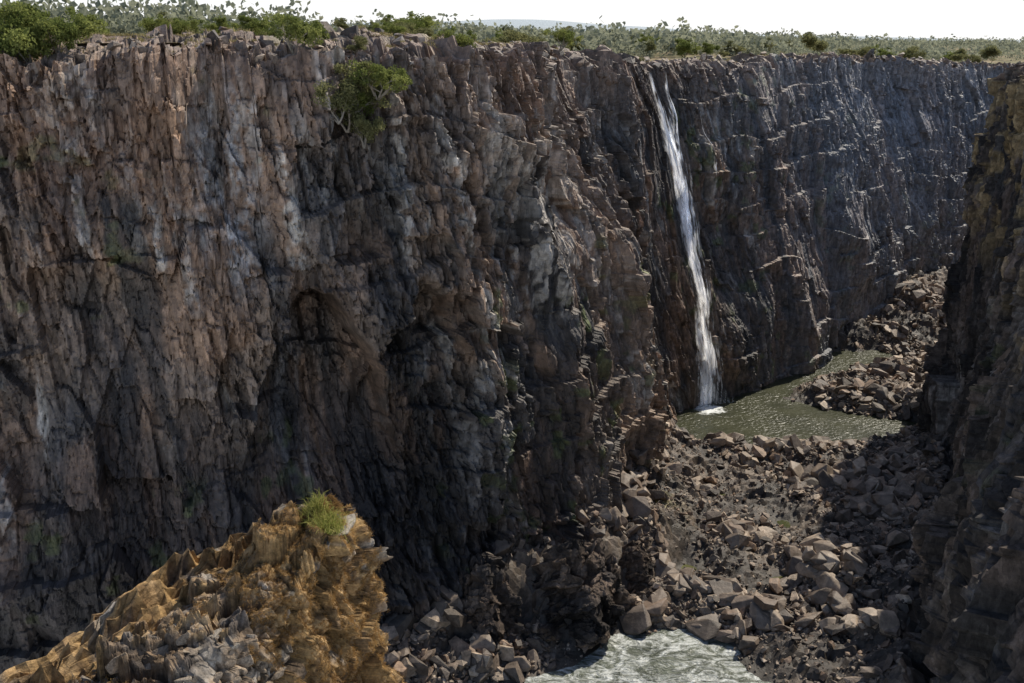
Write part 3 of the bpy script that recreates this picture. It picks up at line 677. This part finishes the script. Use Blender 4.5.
# ------------------------------------------------------------ trees
M_leafA=leaf_mat('leaves_bright',(.13,.16,.045),(.28,.30,.095),.5)
M_leafB=leaf_mat('leaves_olive',(.15,.155,.07),(.29,.28,.13),.5)
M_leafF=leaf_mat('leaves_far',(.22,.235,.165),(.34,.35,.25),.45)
def make_tree(seed,flat,leaf,bush,nl=3000,nc=34):
    rr=random.Random(seed);V=[];F=[];tips=[]
    for k in range(5 if bush else rr.choice((1,2,3))):
        limb(V,F,(rr.uniform(-.02,.02),rr.uniform(-.02,.02),-.06),(rr.gauss(0,.6 if bush else .3),rr.gauss(0,.6 if bush else .3),1),.38 if bush else .5,.024,rr,3,tips,5)
    T=np.array(tips);T=T[T[:,2]>(.08 if bush else .32)]
    V=np.array(V);s=.9/max(.6,V[:,2].max());V=V*s;T=T*s
    tm=np_mesh('trunk',V,np.array(F),M_bark)
    rg=np.random.default_rng(seed)
    ctr=T[rg.integers(0,len(T),nc)]+rg.normal(size=(nc,3))*.05
    rad=rg.uniform(.08,.19,nc)
    ci=rg.integers(0,nc,nl);p=rg.normal(size=(nl,3));p/=np.linalg.norm(p,axis=1)[:,None]
    p=ctr[ci]+p*(rad[ci]*rg.random(nl)**.4)[:,None]*C(1.2,1.2,flat)
    p[:,2]=np.maximum(p[:,2],.02+.05*rg.random(nl))
    a=rg.normal(size=(nl,3));a/=np.linalg.norm(a,axis=1)[:,None];b=np.cross(a,rg.normal(size=(nl,3)));b/=np.linalg.norm(b,axis=1)[:,None]
    l=rg.uniform(.018,.036,nl)[:,None]
    Q=np.stack([p-a*l,p+b*l*.6,p+a*l,p-b*l*.6],1).reshape(-1,3)
    return tm,np_mesh('crown',Q,np.arange(nl*4).reshape(-1,4),leaf)
TV=[make_tree(i,.9,M_leafA,True,7000,64) for i in range(3)]+[make_tree(10+i,.8,M_leafB,True,5000,46) for i in range(3)]+[make_tree(20+i,.8,M_leafB,False,5200,52) for i in range(3)]+[make_tree(30,.8,M_leafA,False,5200,52)]
def tree(x,y,z,h,v,label,name='tree',group=None,sx=1.):
    e=bpy.data.objects.new(name,None);link(e);e.location=(x,y,z);e.rotation_euler=(0,0,random.uniform(0,6.28));e.scale=(h*sx,h*sx,h)
    e["label"]=label;e["category"]=name
    if group:e["group"]=group
    tm,cm=TV[v]
    obj('trunk',tm,parent=e);obj('crown',cm,parent=e)
def surf(sv,z,out=0.):
    sv=np.array([sv]);zz=np.array([z]);D,nn=W1.at(sv);pr=np.clip((zz+6)/(D[:,2]+6),0,1.05)**W1.p
    d=disp1(sv,zz)[0]
    q=D[:,3:5]+(D[:,:2]-D[:,3:5])*pr[:,None]+nn*(d+out)[:,None]
    return float(q[0,0]),float(q[0,1])
def rimtree(x,y,h,v,lab,sx=1.,nm='tree',dz=-.2): tree(x,y,gz(x,y)+dz,h,v,lab,nm,None,sx)
rimtree(-73,155,10,0,'large bright green tree on the cliff rim',.95,dz=-.5)
rimtree(-69.5,157,7.5,1,'bright green tree beside a larger one on the rim',1.0,dz=-.5)
rimtree(-77,157,8,2,'broad green tree at the end of the rim',1.0,dz=-.5)
rimtree(-35,163,6.6,2,'small bushy green tree at the cliff edge',.9,dz=-.5)
rimtree(-10,187,6.2,1,'round green bush standing alone at the rim',.9,'bush',-.4)
rimtree(9,218,4.6,2,'green bush at the edge of the plateau',1.0,'bush',-.4)
rimtree(-25.5,168,3.4,3,'low olive bush above the hanging bushes',1.1,'bush')
s3=W1.s_of(-25.5,168)-3.0
for ds,z,h,v,l,q in [(0,92.5,8,3,'leafy green bush clinging to the cliff face',.95),(3.2,94.5,6,2,'green bush rooted just below the rim',1.),(-3.4,91,6,4,'small olive bush hanging below the rim',1.),(.8,87,6,5,'low green bush on a cliff ledge',.9),(-1.2,89.5,7,1,'bushy shrub growing from a crack in the cliff',.95)]:
    x,y=surf(s3+ds,z,1.8);tree(x,y,z-1,h,v,l,'bush',None,q)
n=0
qs=W1.D[:,:2]
while n<165:
    if n<100: d=random.uniform(165,420);az=math.radians(random.uniform(-29,28))
    else: d=random.uniform(300,650);az=math.radians(random.uniform(-8,28))
    x,y=d*math.sin(az),d*math.cos(az)
    i=np.argmin((qs[:,0]-x)**2+(qs[:,1]-y)**2);dd=(np.array([x,y])-qs[i])@(-W1.n[i])
    if dd<9 or dd>(150 if n<100 else 300) or (dd<34 and random.random()<.85): continue
    h=random.uniform(1.2,2.6) if dd<30 else random.uniform(2.8,6.)
    if n>=100: h=random.uniform(6,10)
    bush=h<3.6 or random.random()<.4
    v=random.choice((3,4,5,0,1,2)) if bush else random.choice((6,7,8,9))
    tree(x,y,gz(x,y)-.3,h,v,'low olive scrub bush on the dry plateau' if bush else 'olive green savanna tree on the dry plateau','bush' if bush else 'tree','bushes scattered over the plateau' if bush else 'trees scattered over the plateau',random.uniform(1.0,1.3))
    n+=1
nt_=15000;d=240+2600*rng.random(nt_)**1.8;az=np.radians(rng.uniform(-33,33,nt_))
x=d*np.sin(az);y=d*np.cos(az)
q=W1.D[::8,:2];nq=W1.n[::8]
ii=np.argmin((x[:,None]-q[None,:,0])**2+(y[:,None]-q[None,:,1])**2,1)
dd=((np.stack([x,y],1)-q[ii])*(-nq[ii])).sum(1)
k=(dd>np.where(x<20,100,55))&(fbm(x/60,y/60,777,3)>np.where(x<20,.42,.40));x,y,d=x[k],y[k],d[k];n=len(x)
zz=np.empty(n)
PPs=PPf[(np.abs(PPf[:,0])<2500)&(PPf[:,1]<3500)]
for a in range(0,n,200):
    D2=(x[a:a+200,None]-PPs[None,:,0])**2+(y[a:a+200,None]-PPs[None,:,1])**2
    zz[a:a+200]=PPs[D2.argmin(1),2]
h=rng.uniform(3,8,n)+6.0*(rng.random(n)<.2)
m=54
hh=np.repeat(h,m);p=rng.normal(size=(n*m,3));p/=np.linalg.norm(p,axis=1)[:,None]
sub=rng.normal(size=(n,4,3))*C(.30,.30,.16);pick=sub[np.repeat(np.arange(n),m),rng.integers(0,4,n*m)]
p=np.repeat(np.stack([x,y,zz+h*.42],1),m,0)+(pick+p*(rng.random((n*m,1))**.4)*C(.34,.34,.30))*hh[:,None]
a=rng.normal(size=p.shape);a/=np.linalg.norm(a,axis=1)[:,None];b=np.cross(a,rng.normal(size=p.shape));b/=np.linalg.norm(b,axis=1)[:,None]
l=(hh*rng.uniform(.06,.12,n*m))[:,None]
Q=np.stack([p-a*l,p+b*l*.7,p+a*l,p-b*l*.7],1).reshape(-1,3)
obj('woodland',np_mesh('woodland',Q,np.arange(len(Q)).reshape(-1,4),M_leafF),'distant hazy savanna woodland across the plateau','woodland','stuff')
n=26000
sv=rng.uniform(W1.s_of(-100,146),W1.s_of(260,505),n);bb=rng.uniform(6,25,n)
D,nn=W1.at(sv);xy=D[:,:2]-nn*bb[:,None]
cl=fbm(xy[:,0]/4,xy[:,1]/4,955,3);k=cl>.55;xy=xy[k];bb=bb[k];sv=sv[k];n=len(xy)
bi=np.array(backs);si=np.clip(np.searchsorted(s_arr,sv),0,len(s_arr)-1);ri=NZ+np.clip(np.searchsorted(bi,bb)-1,0,len(backs)-2)
rt=PC[si,ri].copy()
nbl=5;rt=np.repeat(rt,nbl,0)+rng.normal(size=(n*nbl,3))*C(.3,.3,.02)
dr=rng.normal(size=rt.shape)*.4+C(0,0,1);dr/=np.linalg.norm(dr,axis=1)[:,None]
cc=lerp(C(.22,.20,.08),C(.44,.36,.19),rng.random((len(rt),1)))
V,F,cb=blades(rt,dr,rng.uniform(.2,.7,len(rt)),np.full(len(rt),.06),cc)
obj('rim_grass',np_mesh('rim_grass',V,F,M_grass,cb),'dry yellow grass growing along the cliff rim','grass','stuff')
print('trees',time.time()-T0)

# ------------------------------------------------------------ people on the promontory
def person_mat(name,shirt,trs,skin=(.16,.085,.055)):
    m,nt,out=mat_new(name);L=nt.links;b=N(nt,'ShaderNodeBsdfPrincipled');b.inputs['Roughness'].default_value=.8;L.new(b.outputs[0],out.inputs[0])
    tc=N(nt,'ShaderNodeTexCoord');sp=N(nt,'ShaderNodeSeparateXYZ');L.new(tc.outputs['Object'],sp.inputs[0])
    dv=N(nt,'ShaderNodeMath',operation='DIVIDE');dv.inputs[1].default_value=1.8;L.new(sp.outputs[2],dv.inputs[0])
    cr=N(nt,'ShaderNodeValToRGB');cr.color_ramp.interpolation='CONSTANT';e=cr.color_ramp.elements
    e[0].color=(.05,.04,.035,1);e[1].position=.04;e[1].color=(*trs,1)
    for p,c in ((.52,shirt),(.82,skin),(.93,(.02,.015,.012))):
        q=e.new(p);q.color=(*c,1)
    L.new(dv.outputs[0],cr.inputs[0]);L.new(cr.outputs[0],b.inputs[0]);return m
def person(x,y,z,rot,shirt,trs,label,arm):
    pts=[(0,0,.95),(0,0,1.2),(0,0,1.42),(0,.0,1.53),(0,.01,1.64),(0,.01,1.75),
         (.1,0,.9),(.12,.02,.5),(.13,0,.08),(.13,.12,.03),(-.1,0,.9),(-.13,.03,.5),(-.15,-.02,.08),(-.15,.1,.03),
         (.2,0,1.42),(.27,0,1.15),(.3,.08,.9),(-.2,0,1.42),(-.28,.02,1.16),arm]
    ed=[(0,1),(1,2),(2,3),(3,4),(4,5),(0,6),(6,7),(7,8),(8,9),(0,10),(10,11),(11,12),(12,13),(2,14),(14,15),(15,16),(2,17),(17,18),(18,19)]
    rd=[.15,.14,.15,.06,.1,.09,.1,.065,.045,.04,.1,.065,.045,.04,.065,.045,.035,.065,.045,.035]
    me=bpy.data.meshes.new('person');me.from_pydata(pts,ed,[]);me.materials.append(person_mat('clothing',shirt,trs))
    o=obj('person',me,label,'person',None,'visitors on the promontory')
    md=o.modifiers.new('skin','SKIN');md.use_smooth_shade=True
    for i,v in enumerate(me.skin_vertices[0].data if len(me.skin_vertices) else []):
        v.radius=(rd[i],rd[i]*.85);v.use_root=(i==0)
    sb=o.modifiers.new('sub','SUBSURF');sb.levels=1;sb.render_levels=1
    o.location=(x,y,z);o.rotation_euler=(0,0,rot)
for (x,y,r,sh_,tr_,lab,arm) in [(126,262,1.9,(.5,.48,.45),(.05,.06,.1),'person in pale shirt and dark trousers on the promontory edge',(-.3,.1,.92)),
 (127,264,2.4,(.35,.05,.04),(.08,.07,.06),'person in red shirt standing on the promontory',(-.12,.25,1.25)),
 (127.7,266,1.2,(.06,.1,.25),(.2,.17,.12),'person in blue shirt and khaki trousers on the promontory',(-.3,.1,.92)),
 (128.5,268.5,2.9,(.03,.03,.03),(.1,.1,.12),'person in black clothing standing on the promontory',(-.3,.05,.9))]:
    person(x,y,nearz(PRf,x,y)+.0,r,sh_,tr_,lab,arm)
for i in range(14):
    x=random.uniform(130,150);y=random.uniform(225,290)
    tree(x,y,nearz(PRf,x,y)-.2,random.uniform(1.0,2.0),random.choice((3,4,5)),'low dry bush on the promontory top','bush','bushes on the promontory',1.3)

# ------------------------------------------------------------ light, camera
AZ,EL=math.radians(42),math.radians(49)
w=bpy.data.worlds.new("World");scene.world=w;w.use_nodes=True;nt=w.node_tree;L=nt.links
bg=nt.nodes['Background'];sk=nt.nodes.new('ShaderNodeTexSky');sk.sky_type='NISHITA';sk.sun_disc=False
sk.sun_elevation=EL;sk.sun_rotation=AZ;sk.dust_density=2.0;sk.air_density=1.0;sk.altitude=900
tc=N(nt,'ShaderNodeTexCoord');sp=N(nt,'ShaderNodeSeparateXYZ');L.new(tc.outputs['Generated'],sp.inputs[0])
mr=N(nt,'ShaderNodeMapRange',interpolation_type='SMOOTHSTEP');mr.inputs[1].default_value=0;mr.inputs[2].default_value=.2;mr.inputs[3].default_value=.95;mr.inputs[4].default_value=0
L.new(sp.outputs[2],mr.inputs[0]);mx=N(nt,'ShaderNodeMix',data_type='RGBA');L.new(mr.outputs[0],mx.inputs[0]);L.new(sk.outputs[0],mx.inputs[6]);mx.inputs[7].default_value=(7.2,7.25,7.3,1)
L.new(mx.outputs[2],bg.inputs[0]);bg.inputs[1].default_value=.148
sl=bpy.data.lights.new('sun','SUN');sl.energy=5.0;sl.angle=math.radians(.5);sl.color=(1,.92,.78)
so=bpy.data.objects.new('sun',sl);link(so)
sd_=Vector((math.sin(AZ)*math.cos(EL),math.cos(AZ)*math.cos(EL),math.sin(EL)))
so.rotation_euler=sd_.to_track_quat('Z','Y').to_euler()
cam=bpy.data.cameras.new('camera');cam.lens=35;cam.sensor_width=36;cam.clip_end=40000;cam.clip_start=.1
co=bpy.data.objects.new('camera',cam);link(co)
co.matrix_world=Matrix.Translation((0,0,CAMZ))@Matrix.Rotation(math.radians(90-17.1),4,'X')@Matrix.Rotation(math.radians(1.0),4,'Z')
scene.camera=co
scene.view_settings.view_transform='Standard';scene.view_settings.look='None';scene.view_settings.exposure=0
print('done',time.time()-T0)
